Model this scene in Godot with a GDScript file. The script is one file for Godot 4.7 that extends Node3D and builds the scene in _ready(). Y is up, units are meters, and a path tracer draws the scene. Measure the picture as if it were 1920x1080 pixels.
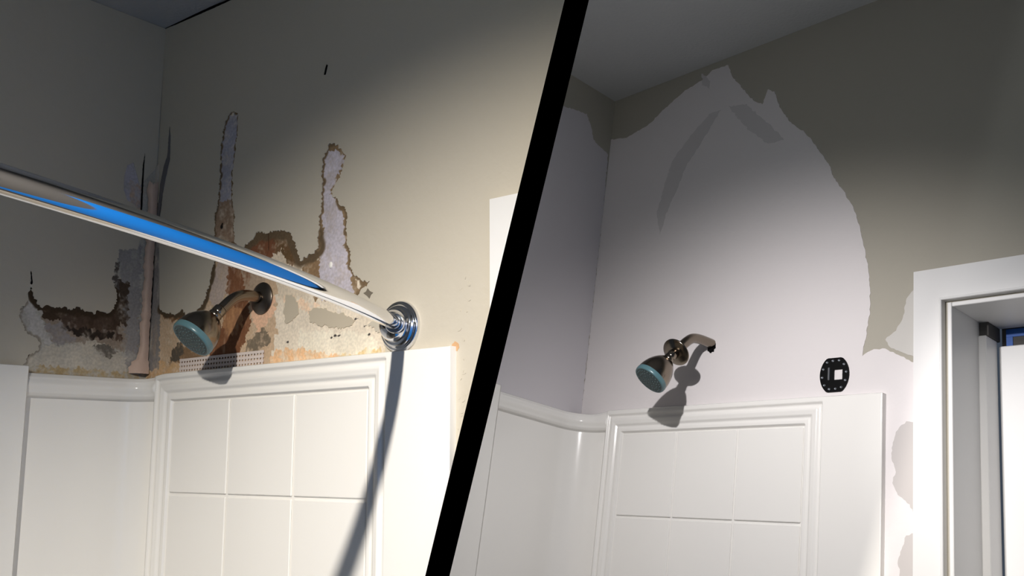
extends Node3D
# Two shower corners side by side, parted by a leaning black divider wall: on the left the peeling corner, on the right the patched one.
# Left corner: x runs along the end wall, z out of it, y up; origin = inside corner at the top of the shower surround (LIFT above the floor).
# Right corner: the same kind of axes, turned and set further back (RIGHT), sizes times S.

const LIFT := 1.95
const S := 1.12
var RIGHT := Transform3D(Basis(Vector3(0.98277, 0.01123, 0.18447), Vector3(0.02400, 0.98194, -0.18765), Vector3(-0.18325, 0.18885, 0.96476)), Vector3(0.20232, -0.04416, -1.21662) + Vector3(0, LIFT, 0))
var LEFT := Transform3D(Basis.IDENTITY, Vector3(0, LIFT, 0))
var mats := {}
var used := {}
var rng := RandomNumberGenerator.new()
var rough := FastNoiseLite.new()


# ---------------------------------------------------------------- mesh building
class Mb:
	var v := PackedVector3Array()
	var n := PackedVector3Array()
	var uv := PackedVector2Array()
	var idx := PackedInt32Array()

	func tri(a: Vector3, b: Vector3, c: Vector3, out: Vector3, ua := Vector2.ZERO, ub := Vector2.ZERO, uc := Vector2.ZERO) -> void:
		var nn := (c - a).cross(b - a)
		if nn.length() < 1e-14:
			return
		nn = nn.normalized()
		var base := v.size()
		if nn.dot(out) < 0.0:
			v.append_array([a, c, b])
			uv.append_array([ua, uc, ub])
			nn = -nn
		else:
			v.append_array([a, b, c])
			uv.append_array([ua, ub, uc])
		n.append_array([nn, nn, nn])
		idx.append_array([base, base + 1, base + 2])

	func quad(a: Vector3, b: Vector3, c: Vector3, d: Vector3, out: Vector3) -> void:
		tri(a, b, c, out)
		tri(a, c, d, out)

	# rows of points joined smoothly; out == ZERO: outward from the middle
	func grid(rows: Array, closed := false, out := Vector3.ZERO) -> void:
		var base := v.size()
		var w: int = rows[0].size()
		var pts := PackedVector3Array()
		for r in rows:
			pts.append_array(r)
		var mid := Vector3.ZERO
		for p in pts:
			mid += p
		mid /= pts.size()
		var faces := PackedInt32Array()
		for j in rows.size() - 1:
			for i in (w if closed else w - 1):
				var a := j * w + i
				var b := j * w + (i + 1) % w
				faces.append_array([a, b, b + w, a, b + w, a + w])
		var acc := PackedVector3Array()
		acc.resize(pts.size())
		var side := 0.0
		for k in range(0, faces.size(), 3):
			var a := pts[faces[k]]
			var b := pts[faces[k + 1]]
			var c := pts[faces[k + 2]]
			var f := (c - a).cross(b - a)
			side += f.dot(out if out != Vector3.ZERO else (a + b + c) / 3.0 - mid)
			for t in 3:
				acc[faces[k + t]] += f
		var flip := side < 0.0
		for k in range(0, faces.size(), 3):
			idx.append(base + faces[k])
			idx.append(base + faces[k + (2 if flip else 1)])
			idx.append(base + faces[k + (1 if flip else 2)])
		for k in pts.size():
			v.append(pts[k])
			var q := acc[k].normalized()
			n.append(-q if flip else q)
			uv.append(Vector2.ZERO)

	# polygon in u, v pulled from w0 to w1, set in space by t; uvs span the given rectangle
	func prism(poly: PackedVector2Array, w0: float, w1: float, t: Transform3D, rect := Rect2(0, 0, 1, 1)) -> void:
		var ids := Geometry2D.triangulate_polygon(poly)
		if ids.is_empty():
			print("polygon could not be cut into triangles, ", poly.size(), " ", poly[0], poly[-1])
		for w in [w0, w1]:
			var out: Vector3 = t.basis.z * (1.0 if w == maxf(w0, w1) else -1.0)
			for k in range(0, ids.size(), 3):
				var p: Array[Vector3] = []
				var q: Array[Vector2] = []
				for m in 3:
					var s := poly[ids[k + m]]
					p.append(t * Vector3(s.x, s.y, w))
					q.append(Vector2((s.x - rect.position.x) / rect.size.x, 1.0 - (s.y - rect.position.y) / rect.size.y))
				tri(p[0], p[1], p[2], out, q[0], q[1], q[2])
		var turn := -1.0 if Geometry2D.is_polygon_clockwise(poly) else 1.0
		for k in poly.size():
			var a := poly[k]
			var b := poly[(k + 1) % poly.size()]
			var o := (b - a).orthogonal() * -turn
			var out: Vector3 = t.basis * Vector3(o.x, o.y, 0)
			quad(t * Vector3(a.x, a.y, w0), t * Vector3(b.x, b.y, w0), t * Vector3(b.x, b.y, w1), t * Vector3(a.x, a.y, w1), -out)

	# box with chamfered edges
	func rbox(lo: Vector3, hi: Vector3, bevel: float, t := Transform3D.IDENTITY) -> void:
		var c := (lo + hi) / 2.0
		var h := (hi - lo) / 2.0
		bevel = minf(bevel, minf(h.x, minf(h.y, h.z)) * 0.98)
		var corner := func(sx: float, sy: float, sz: float, axis: int) -> Vector3:
			var p := Vector3(sx * h.x, sy * h.y, sz * h.z)
			for k in 3:
				if k != axis:
					p[k] -= signf(p[k]) * bevel
			return t * (c + p)
		var tc := t * c
		for axis in 3:
			var a1 := (axis + 1) % 3
			var a2 := (axis + 2) % 3
			for s in [-1.0, 1.0]:
				var q: Array[Vector3] = []
				for m in [[-1, -1], [1, -1], [1, 1], [-1, 1]]:
					var sg := Vector3.ZERO
					sg[axis] = s
					sg[a1] = m[0]
					sg[a2] = m[1]
					q.append(corner.call(sg.x, sg.y, sg.z, axis))
				quad(q[0], q[1], q[2], q[3], (q[0] + q[2]) / 2.0 - tc)
			for s1 in [-1.0, 1.0]:
				for s2 in [-1.0, 1.0]:
					var q: Array[Vector3] = []
					for m in [[-1.0, a1], [1.0, a1], [1.0, a2], [-1.0, a2]]:
						var sg := Vector3.ZERO
						sg[axis] = m[0]
						sg[a1] = s1
						sg[a2] = s2
						q.append(corner.call(sg.x, sg.y, sg.z, m[1]))
					quad(q[0], q[1], q[2], q[3], (q[0] + q[2]) / 2.0 - tc)
		for sx in [-1.0, 1.0]:
			for sy in [-1.0, 1.0]:
				for sz in [-1.0, 1.0]:
					var q: Array[Vector3] = []
					for axis in 3:
						q.append(corner.call(sx, sy, sz, axis))
					tri(q[0], q[1], q[2], q[0] - tc)

	# profile of [radius, height] turned about the y axis of t
	func lathe(prof: Array, t := Transform3D.IDENTITY, sides := 40) -> void:
		var rows := []
		for p in prof:
			var row := PackedVector3Array()
			for k in sides:
				var a := TAU * k / sides
				row.append(t * Vector3(p[0] * cos(a), p[1], p[0] * sin(a)))
			rows.append(row)
		grid(rows, true)

	func tube(path: PackedVector3Array, radius: float, sides := 24, t := Transform3D.IDENTITY, capped := true) -> void:
		var rows := []
		var up := Vector3.UP
		for k in path.size():
			var d := (path[mini(k + 1, path.size() - 1)] - path[maxi(k - 1, 0)]).normalized()
			if k == 0 and absf(d.dot(up)) > 0.9:
				up = Vector3.RIGHT
			var e := d.cross(up).normalized()
			up = e.cross(d).normalized()
			var row := PackedVector3Array()
			for m in sides:
				var a := TAU * m / sides
				row.append(t * (path[k] + (e * cos(a) + up * sin(a)) * radius))
			rows.append(row)
		grid(rows, true)
		if capped:
			for k in [0, path.size() - 1]:
				var d: Vector3 = t.basis * (path[k] - path[k + (1 if k == 0 else -1)])
				for m in sides:
					tri(t * path[k], rows[k][m], rows[k][(m + 1) % sides], d)

	func mesh() -> ArrayMesh:
		var a := []
		a.resize(Mesh.ARRAY_MAX)
		a[Mesh.ARRAY_VERTEX] = v
		a[Mesh.ARRAY_NORMAL] = n
		a[Mesh.ARRAY_TEX_UV] = uv
		a[Mesh.ARRAY_INDEX] = idx
		var m := ArrayMesh.new()
		m.add_surface_from_arrays(Mesh.PRIMITIVE_TRIANGLES, a)
		return m


func numbered(called: String) -> String:
	var k: int = used.get(called, -1) + 1
	used[called] = k
	return called if k == 0 else "%s_%03d" % [called, k]


func tag(o: Node3D, label: String, category := "", group := "", kind := "") -> void:
	if label: o.set_meta("label", label)
	if category: o.set_meta("category", category)
	if group: o.set_meta("group", group)
	if kind: o.set_meta("kind", kind)


func thing(called: String, label: String, category: String, at: Transform3D, kind := "", group := "") -> Node3D:
	var o := Node3D.new()
	o.name = numbered(called)
	add_child(o)
	o.transform = at
	tag(o, label, category, group, kind)
	return o


func part(called: String, m: Mb, material: Material, parent: Node3D, label := "") -> MeshInstance3D:
	var o := MeshInstance3D.new()
	o.name = called
	o.mesh = m.mesh()
	o.material_override = material
	parent.add_child(o, true)
	if label: o.set_meta("label", label)
	return o


func paint(key: String, color: Color, roughness := 0.6, metallic := 0.0, specular := 0.5) -> StandardMaterial3D:
	if not mats.has(key):
		var m := StandardMaterial3D.new()
		m.resource_name = key
		m.albedo_color = color
		m.roughness = roughness
		m.metallic = metallic
		m.metallic_specular = specular
		mats[key] = m
	return mats[key]


func c8(r: int, g: int, b: int) -> Color:
	return Color8(r, g, b)


func grain(m: StandardMaterial3D, freq: float, height_cm: float, scale := 6.0) -> StandardMaterial3D:
	var nt := NoiseTexture2D.new()
	var f := FastNoiseLite.new()
	f.seed = 5
	f.frequency = freq
	f.fractal_octaves = 4
	nt.noise = f
	nt.width = 512
	nt.height = 512
	nt.seamless = true
	m.heightmap_enabled = true
	m.heightmap_texture = nt
	m.heightmap_scale = height_cm
	m.uv1_triplanar = true
	m.uv1_scale = Vector3.ONE * scale
	return m


# millimetres in a list -> points in metres
func mm(a: Array) -> PackedVector2Array:
	var p := PackedVector2Array()
	for k in range(0, a.size(), 2):
		p.append(Vector2(a[k], a[k + 1]) / 1000.0)
	return p


# a torn line: extra points moved sideways by noise, the ends stay
func torn(p: PackedVector2Array, amp: float, step := 0.0025, closed := false) -> PackedVector2Array:
	var out := PackedVector2Array()
	var count := p.size() if closed else p.size() - 1
	for k in count:
		var a := p[k]
		var b := p[(k + 1) % p.size()]
		var parts := maxi(1, int(a.distance_to(b) / step))
		var o := (b - a).normalized().orthogonal()
		for m in parts:
			var q := a.lerp(b, float(m) / parts)
			if m > 0 or closed or k > 0:
				var s := rough.get_noise_2d(q.x * 9000.0, q.y * 9000.0) * 1.3 + rough.get_noise_2d(q.x * 2600.0 + 500.0, q.y * 2600.0) * 1.2
				q += o * clampf(s, -1.0, 1.0) * amp
			out.append(q)
	if not closed:
		out.append(p[-1])
	return out


# a wall's bare surface, painted patch by patch in wall metres
class Canvas:
	var rect: Rect2
	var w: int
	var h: int
	var px := PackedFloat32Array()
	var noise := FastNoiseLite.new()
	var speck := FastNoiseLite.new()

	func _init(r: Rect2, res: float, base: Color) -> void:
		rect = r
		w = int(r.size.x / res)
		h = int(r.size.y / res)
		px.resize(w * h * 3)
		noise.seed = 11
		noise.frequency = 0.018
		noise.fractal_octaves = 4
		speck.seed = 23
		speck.frequency = 0.09
		speck.fractal_octaves = 3
		for k in w * h:
			px[k * 3] = base.r
			px[k * 3 + 1] = base.g
			px[k * 3 + 2] = base.b

	func at(p: Vector2) -> Vector2:
		return Vector2((p.x - rect.position.x) / rect.size.x * w, (1.0 - (p.y - rect.position.y) / rect.size.y) * h)

	func dab(i: int, j: int, c: Color, alpha: float) -> void:
		var k := (j * w + i) * 3
		px[k] = lerpf(px[k], c.r, alpha)
		px[k + 1] = lerpf(px[k + 1], c.g, alpha)
		px[k + 2] = lerpf(px[k + 2], c.b, alpha)

	# strength: how much covers; blotch: how strongly noise eats holes into it
	func fill(poly: PackedVector2Array, c: Color, strength := 1.0, blotch := 0.0, stretch := 1.0) -> void:
		var p := PackedVector2Array()
		var wander := 6.0 if blotch > 0.0 else 2.5
		for n in poly.size():
			var a := at(poly[n])
			var b := at(poly[(n + 1) % poly.size()])
			var o := (b - a).normalized().orthogonal()
			var parts := maxi(1, int(a.distance_to(b) / 3.0))
			for m in parts:
				var q := a.lerp(b, float(m) / parts)
				p.append(q + o * wander * (noise.get_noise_2d(q.x * 3.0 + 70.0, q.y * 3.0) + 0.8 * speck.get_noise_2d(q.x * 2.0, q.y * 2.0)) * 1.4)
		var lo := h
		var hi := 0
		for q in p:
			lo = mini(lo, int(q.y))
			hi = maxi(hi, int(q.y) + 1)
		for j in range(maxi(lo, 0), mini(hi, h)):
			var cuts := PackedFloat32Array()
			var y := j + 0.5
			for k in p.size():
				var a := p[k]
				var b := p[(k + 1) % p.size()]
				if (a.y <= y) != (b.y <= y):
					cuts.append(a.x + (y - a.y) / (b.y - a.y) * (b.x - a.x))
			cuts.sort()
			for k in range(0, cuts.size() - 1, 2):
				for i in range(maxi(int(cuts[k] + 0.5), 0), mini(int(cuts[k + 1] + 0.5), w)):
					var s := strength
					if blotch > 0.0:
						var nz := noise.get_noise_2d(i * 1.6, j * 1.6 * stretch) * 0.7 + speck.get_noise_2d(i, j * stretch) * 0.5
						s = clampf(strength + nz * blotch * 3.0, 0.0, 1.0)
					dab(i, j, c, s)

	func line(path: PackedVector2Array, c: Color, wide: float, alpha := 1.0, vary := 1.3) -> void:
		for k in path.size() - 1:
			var a := at(path[k])
			var b := at(path[k + 1])
			var count := maxi(1, int(a.distance_to(b)))
			for m in count:
				var q := a.lerp(b, float(m) / count)
				var r := wide / rect.size.x * w * (1.0 + vary * noise.get_noise_2d(q.x * 6.0, q.y * 6.0) * 2.0)
				for j in range(maxi(int(q.y - r), 0), mini(int(q.y + r) + 1, h)):
					for i in range(maxi(int(q.x - r), 0), mini(int(q.x + r) + 1, w)):
						var d := Vector2(i + 0.5, j + 0.5).distance_to(q) / maxf(r, 0.3)
						if d < 1.0:
							dab(i, j, c, alpha * minf(1.0, 2.0 - 2.0 * d))

	func texture() -> ImageTexture:
		var im := Image.create_empty(w, h, false, Image.FORMAT_RGB8)
		for j in h:
			for i in w:
				var k := (j * w + i) * 3
				var s := 1.0 + 0.07 * noise.get_noise_2d(i * 0.7 + 300.0, j * 0.7) + 0.09 * speck.get_noise_2d(i * 1.7, j * 1.7)
				im.set_pixel(i, j, Color(px[k] * s, px[k + 1] * s, px[k + 2] * s))
		return ImageTexture.create_from_image(im)


# ---------------------------------------------------------------- the scene
func _ready() -> void:
	rng.seed = 7
	rough.seed = 3
	rough.frequency = 0.02
	rough.fractal_octaves = 3
	# camera
	var cam := Camera3D.new()
	cam.name = "camera"
	cam.fov = 33.518
	cam.near = 0.02
	cam.transform = Transform3D(Basis(Vector3(0.78919, -0.00643, -0.61411), Vector3(0.10964, 0.98536, 0.13058), Vector3(0.60428, -0.17038, 0.77834)), Vector3(1.70604, -0.15190, 1.03309) + Vector3(0, LIFT, 0))
	add_child(cam)
	cam.current = true
	# dim, slightly blue light of the rest of the house
	var we := WorldEnvironment.new()
	we.name = "surroundings"
	var env := Environment.new()
	env.background_mode = Environment.BG_COLOR
	env.background_color = Color(0.043, 0.055, 0.075).linear_to_srgb()
	env.tonemap_mode = Environment.TONE_MAPPER_LINEAR
	env.tonemap_exposure = 1.0
	env.sdfgi_enabled = true
	env.ssao_enabled = true
	env.ssil_enabled = true
	we.environment = env
	add_child(we)
	# lamps, all out of view
	lamp(Vector3(1.55, 0.55, 1.45), Vector3(0.83, -0.62, 0.0), LEFT, 5.25, Color(1.0, 0.968, 0.92), 34.2, 0.964, 0.018, 0.72, 0.17)  # unseen, above the viewer, placed to light the peeling corner
	lamp(Vector3(0.806, 0.215, 0.916) * S, Vector3(0.606, -0.352, 0.0) * S, RIGHT, 1.13, Color(1.0, 0.982, 0.978), 52.9, 1.0, 0.009, 0.0, 0.055)  # unseen behind the left end wall, placed to light the patched corner
	lamp(Vector3(1.25, 0.34, 1.20) * S, Vector3(1.02, -0.13, -0.13) * S, RIGHT, 0.80, Color(1.0, 0.985, 0.98), 13.0, 1.0, 0.011, 0.34 * S + 0.115, 0.0)  # added fill lamp, out of view, brightens the door recess
	materials()
	left_shell()
	right_shell()
	divider()
	surround(LEFT, 1.0, [0.107, 0.630, 0.282, 0.457, -0.0525, -0.2207, 0.2365, 0.055, 1.3], "glossy white moulded tub surround under the peeling plaster, with embossed tile squares")
	surround(RIGHT, S, [0.151, 0.635, 0.3146, 0.4762, -0.0545, -0.2475, 0.2900, 0.075, 0.40], "clean white moulded tub surround under the smooth patched wall, with embossed tile squares")
	shower(LEFT, 1.0, Vector3(0.353, 0.117, 0), [0.048, -0.002, 0.0917, -0.0368, 0.1325, -0.0828, -0.0058], 0.0285, false)
	shower(RIGHT, S, Vector3(0.389, 0.141, 0), [0.070, -0.006, 0.1400, -0.0668, 0.1787, -0.1238, -0.0171], 0.0315, true)
	rod()
	left_details()
	right_details()


func lamp(at: Vector3, aim: Vector3, t: Transform3D, energy: float, color: Color, cone: float, blend: float, size: float, ceiling: float, fill_energy: float) -> void:
	var hanging := ceiling > 0.0
	var p := t * at
	var o := thing("unseen_hanging_lamp" if hanging else "unseen_bracket_lamp", ("unseen warm bulb above the viewer, placed to light the peeling corner" if fill_energy > 0.1 else "added fill bulb out of view, brightening the white door at right") if hanging else "unseen small bulb behind the peeling wall, placed to light the patched corner", "lamp", Transform3D(t.basis, p))
	var glow := StandardMaterial3D.new()
	glow.resource_name = "bulb_glass"
	glow.emission_enabled = true
	glow.emission = color
	glow.emission_energy_multiplier = 34.0
	glow.albedo_color = Color(0.9, 0.9, 0.88)
	var m := Mb.new()
	var prof := []
	for k in 13:
		var a := PI * k / 12.0
		prof.append([size * 1.2 * sin(a) + 0.0001, -size * 1.2 * cos(a) * (1.0 if k < 7 else 1.5)])
	m.lathe(prof, Transform3D.IDENTITY, 20)
	part("bulb", m, glow, o)
	var holder := paint("dark lamp holder", c8(60, 58, 55), 0.5)
	m = Mb.new()
	if hanging:
		m.lathe([[0.0001, 0.030], [0.016, 0.030], [0.018, 0.034], [0.018, 0.065], [0.006, 0.072], [0.004, 0.075], [0.0001, 0.075]], Transform3D.IDENTITY, 20)
		part("socket", m, holder, o)
		m = Mb.new()
		m.tube(PackedVector3Array([Vector3(0, 0.07, 0), Vector3(0, ceiling - at.y - 0.001, 0)]), 0.0025, 8)
		part("cord", m, holder, o)
	else:
		m.tube(PackedVector3Array([Vector3(0, 0.014, 0), Vector3(0, 0.024, 0.004), Vector3(0, 0.028, 0.02), Vector3(0, 0.030, 0.064)]), 0.004, 10)
		part("bracket", m, holder, o)
	var l := SpotLight3D.new()
	l.name = "lamp_light"
	l.light_color = color
	l.light_energy = energy
	l.light_size = size
	l.spot_angle = cone
	l.spot_angle_attenuation = blend
	l.spot_range = 12.0
	l.spot_attenuation = 2.0
	l.shadow_enabled = true
	o.add_child(l)
	if fill_energy > 0.0:
		# added cool fill light to all sides, lifts the dim upper walls
		var g := OmniLight3D.new()
		g.name = "fill_glow"
		g.light_color = Color(0.90, 0.96, 1.0)
		g.light_energy = fill_energy
		g.light_size = size
		g.omni_range = 12.0
		g.omni_attenuation = 2.0
		g.shadow_enabled = true
		o.add_child(g)
	l.look_at_from_position(p, t * aim, Vector3.UP)


func materials() -> void:
	grain(paint("wall paint", c8(192, 185, 171), 0.75, 0.0, 0.3), 0.03, 0.03, 3.0)
	grain(paint("right wall paint", c8(172, 167, 155), 0.75, 0.0, 0.3), 0.03, 0.03, 3.0)  # same paint as the left walls, in a darker tone
	grain(paint("ceiling paint", c8(196, 197, 198), 0.9, 0.0, 0.2), 0.05, 0.08, 3.0)
	paint("acrylic", c8(238, 236, 232), 0.17)
	paint("trim paint", c8(224, 223, 222), 0.4)
	paint("chrome", c8(225, 226, 230), 0.06, 1.0)
	paint("nickel", c8(132, 122, 110), 0.2, 1.0)
	paint("nickel dark", c8(110, 102, 94), 0.32, 1.0)
	paint("teal rubber", c8(78, 110, 117), 0.3)
	paint("spray face", c8(54, 74, 76), 0.5)
	paint("crack", c8(18, 17, 18), 0.95, 0.0, 0.1)
	paint("black metal", c8(6, 6, 7), 0.5, 0.0, 0.25)
	paint("bright metal", c8(205, 205, 208), 0.3, 1.0)
	grain(paint("compound", c8(223, 218, 218), 0.85, 0.0, 0.25), 0.02, 0.04, 3.0)
	paint("blue film", c8(24, 130, 225), 0.5)
	paint("void black", Color(0, 0, 0), 1.0, 0.0, 0.0)


# local frame of the long wall: u runs back towards the corner, w out of the wall
func side_frame(t: Transform3D) -> Transform3D:
	return t * Transform3D(Basis(Vector3(0, 0, -1), Vector3(0, 1, 0), Vector3(1, 0, 0)), Vector3.ZERO)


func left_shell() -> void:
	# the end wall: bare gypsum with its stains, and the film of paint that is left on it
	var end := thing("wall_end", "cream painted end wall with large peeled and water-stained patches above the surround", "wall", LEFT, "structure")
	var rect := Rect2(0, -0.03, 0.86, 0.53)
	var cv := Canvas.new(rect, 0.001, c8(224, 212, 194))
	var edge := mm([36.5, 130.7, 59.5, 118.1, 91.9, 115.0, 114.3, 119.0, 130.7, 109.3, 161.0, 113.5, 184.3, 134.3, 198.2, 167.8, 207.0, 201.9, 207.1, 222.0, 202.3, 263.4, 203.2, 293.9, 211.7, 313.0, 211.9, 354.2, 212.1, 395.8, 211.4, 427.3, 217.4, 457.5, 232.3, 479.4, 243.6, 483.2, 261.8, 477.9, 262.2, 447.6, 257.9, 417.6, 255.2, 387.2, 253.2, 346.7, 253.8, 316.1, 262.4, 284.4, 266.8, 243.7, 266.5, 225.9, 290.5, 217.6, 310.2, 222.6, 327.7, 234.7, 338.0, 239.0, 357.8, 233.2, 387.0, 233.6, 408.8, 230.4, 423.5, 220.7, 435.5, 204.9, 446.2, 184.9, 455.2, 169.9, 463.1, 175.3, 480.6, 179.3, 496.4, 186.3, 495.4, 210.1, 496.9, 237.3, 502.9, 254.7, 500.7, 273.5, 504.0, 291.4, 500.6, 310.6, 502.1, 338.3, 509.6, 353.7, 517.3, 361.5, 529.2, 361.8, 546.7, 347.9, 557.5, 336.5, 557.9, 325.5, 553.1, 314.5, 543.3, 298.1, 530.7, 286.7, 525.7, 278.4, 531.3, 270.1, 543.3, 261.7, 550.1, 251.5, 563.1, 244.8, 565.0, 226.6, 563.1, 209.1, 567.5, 190.7, 574.5, 167.6, 578.7, 153.9, 572.7, 146.0, 579.2, 138.2, 587.0, 127.7, 604.4, 120.5, 625.0, 116.3, 614.3, 110.7, 600.0, 103.8, 595.4, 94.8, 612.8, 81.1, 629.9, 64.2, 636.1, 55.3, 620.8, 49.1, 630.6, 40.7, 651.8, 32.3, 656.8, 18.7, 661.9, -4.6])
	stains_end(cv, edge)
	var bare := paint("bare gypsum end", Color.WHITE, 0.85, 0.0, 0.25)
	bare.albedo_texture = cv.texture()
	bare.texture_repeat = false
	var slant := func(y: float) -> float: return 0.8711 + 0.3214 * y - 0.007
	var body := PackedVector2Array([Vector2(-0.05, -LIFT), Vector2(slant.call(-0.9), -LIFT), Vector2(slant.call(-0.9), -0.9), Vector2(slant.call(0.72), 0.72), Vector2(-0.05, 0.72)])
	var m := Mb.new()
	m.prism(body, -0.032, 0.0, Transform3D.IDENTITY, rect)
	part("gypsum_board", m, bare, end, "bare stained plasterboard")
	var film := PackedVector2Array([Vector2(0.001, 0.7195), Vector2(0.001, 0.33)])
	film.append_array(mm([35.2, 447.4, 22.4, 328.5, 19.8, 280.0, 28.2, 214.3]))
	film.append_array(torn(edge, 0.0034))
	film.append_array(PackedVector2Array([Vector2(0.788, -0.012), Vector2(0.788, -0.222), Vector2(slant.call(-0.222), -0.222), Vector2(slant.call(0.7195), 0.7195)]))
	m = Mb.new()
	m.prism(film, 0.0, 0.0014, Transform3D.IDENTITY)
	part("paint_film", m, mats["wall paint"], end, "cream paint film with torn lower edge")
	# islands of paint left on the bare plaster
	for isle in [mm([417.7, 113.6, 431.6, 116.7, 448.9, 101.2, 452.6, 81.0, 436.7, 68.9, 418.7, 68.7, 413.4, 90.2]), mm([476.8, 83.2, 491.3, 87.1, 520.3, 81.6, 548.9, 71.9, 569.1, 68.3, 591.7, 55.9, 579.6, 48.4, 557.3, 46.9, 534.3, 52.3, 508.4, 56.3, 483.0, 63.9])]:
		m = Mb.new()
		m.prism(torn(isle, 0.003, 0.003, true), 0.0, 0.0013, Transform3D.IDENTITY)
		part("paint_flake", m, paint("paint flake", c8(188, 178, 160), 0.75, 0.0, 0.3), end)
	# the long wall
	var long := thing("wall_long", "dim painted side wall left of the corner, its lower edge peeled and blackened by mould", "wall", LEFT, "structure")
	var lr := Rect2(-0.40, -0.03, 0.40, 0.45)
	cv = Canvas.new(lr, 0.001, c8(176, 172, 164))
	var le := mm([-287.5, 3.3, -257.0, 1.6, -235.0, 1.2, -231.1, 22.2, -211.4, 35.1, -208.5, 46.7, -220.9, 59.0, -238.4, 66.9, -247.1, 83.0, -248.9, 105.6, -237.2, 122.3, -233.4, 145.8, -224.1, 123.9, -214.6, 112.5, -200.5, 117.0, -190.5, 113.3, -171.0, 117.5, -155.8, 114.4, -140.9, 119.1, -125.1, 113.9, -114.4, 111.0, -104.4, 117.2, -88.2, 113.9, -73.8, 123.7, -68.7, 145.0, -73.4, 165.1, -81.2, 184.8, -78.3, 206.0, -73.3, 227.7, -70.8, 240.7, -33.3, 249.0])
	stains_long(cv, le)
	var bare2 := paint("bare gypsum side", Color.WHITE, 0.85, 0.0, 0.25)
	bare2.albedo_texture = cv.texture()
	bare2.texture_repeat = false
	var f := side_frame(Transform3D.IDENTITY)
	m = Mb.new()
	m.prism(PackedVector2Array([Vector2(-2.2, -LIFT), Vector2(0, -LIFT), Vector2(0, 0.72), Vector2(-2.2, 0.72)]), -0.05, 0.0, f, lr)
	part("gypsum_board", m, bare2, long, "bare mould-stained plasterboard")
	film = PackedVector2Array([Vector2(-2.1995, 0.7195), Vector2(-2.1995, -0.03)])
	film.append_array(mm([-286.3, -11.3]))
	film.append_array(torn(le, 0.0032))
	film.append_array(mm([-29.4, 277.6, -33.2, 318.0, -45.8, 335.0, -62.0, 340.2, -71.1, 359.8, -71.8, 385.5, -66.7, 410.6, -53.6, 419.2, -46.8, 402.2, -37.0, 376.0]))
	film.append_array(PackedVector2Array([Vector2(-0.004, 0.42), Vector2(-0.001, 0.7195)]))
	m = Mb.new()
	m.prism(film, 0.0, 0.0014, f)
	part("paint_film", m, mats["wall paint"], long, "greenish cream paint film with torn lower edge")
	# ceiling and floor
	var top := thing("ceiling", "dark textured ceiling above the peeling corner", "ceiling", LEFT, "structure")
	m = Mb.new()
	m.rbox(Vector3(-0.05, 0.72, -0.05), Vector3(2.2, 0.77, 2.2), 0.002)
	part("ceiling_board", m, mats["ceiling paint"], top)
	m = Mb.new()
	m.prism(torn(mm([-18.2, 721.0, 35.8, 720.5, 95.4, 720.1, 149.4, 719.7, 206.7, 717.6, 232.1, 717.4, 234.0, 713.5, 207.0, 714.2, 149.7, 715.1, 95.7, 716.6, 36.0, 718.1]), 0.0004, 0.006, true), 0.0014, 0.003, Transform3D.IDENTITY)
	part("ceiling_crack", m, mats["crack"], top, "dark open seam along the ceiling")
	var fl := thing("floor", "grey floor below the tub surrounds", "floor", Transform3D.IDENTITY, "structure")
	m = Mb.new()
	m.rbox(Vector3(-0.6, -0.06, -1.7), Vector3(2.6, 0.0, 2.2), 0.002)
	part("floor_slab", m, paint("floor grey", c8(120, 116, 110), 0.6), fl)


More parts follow.
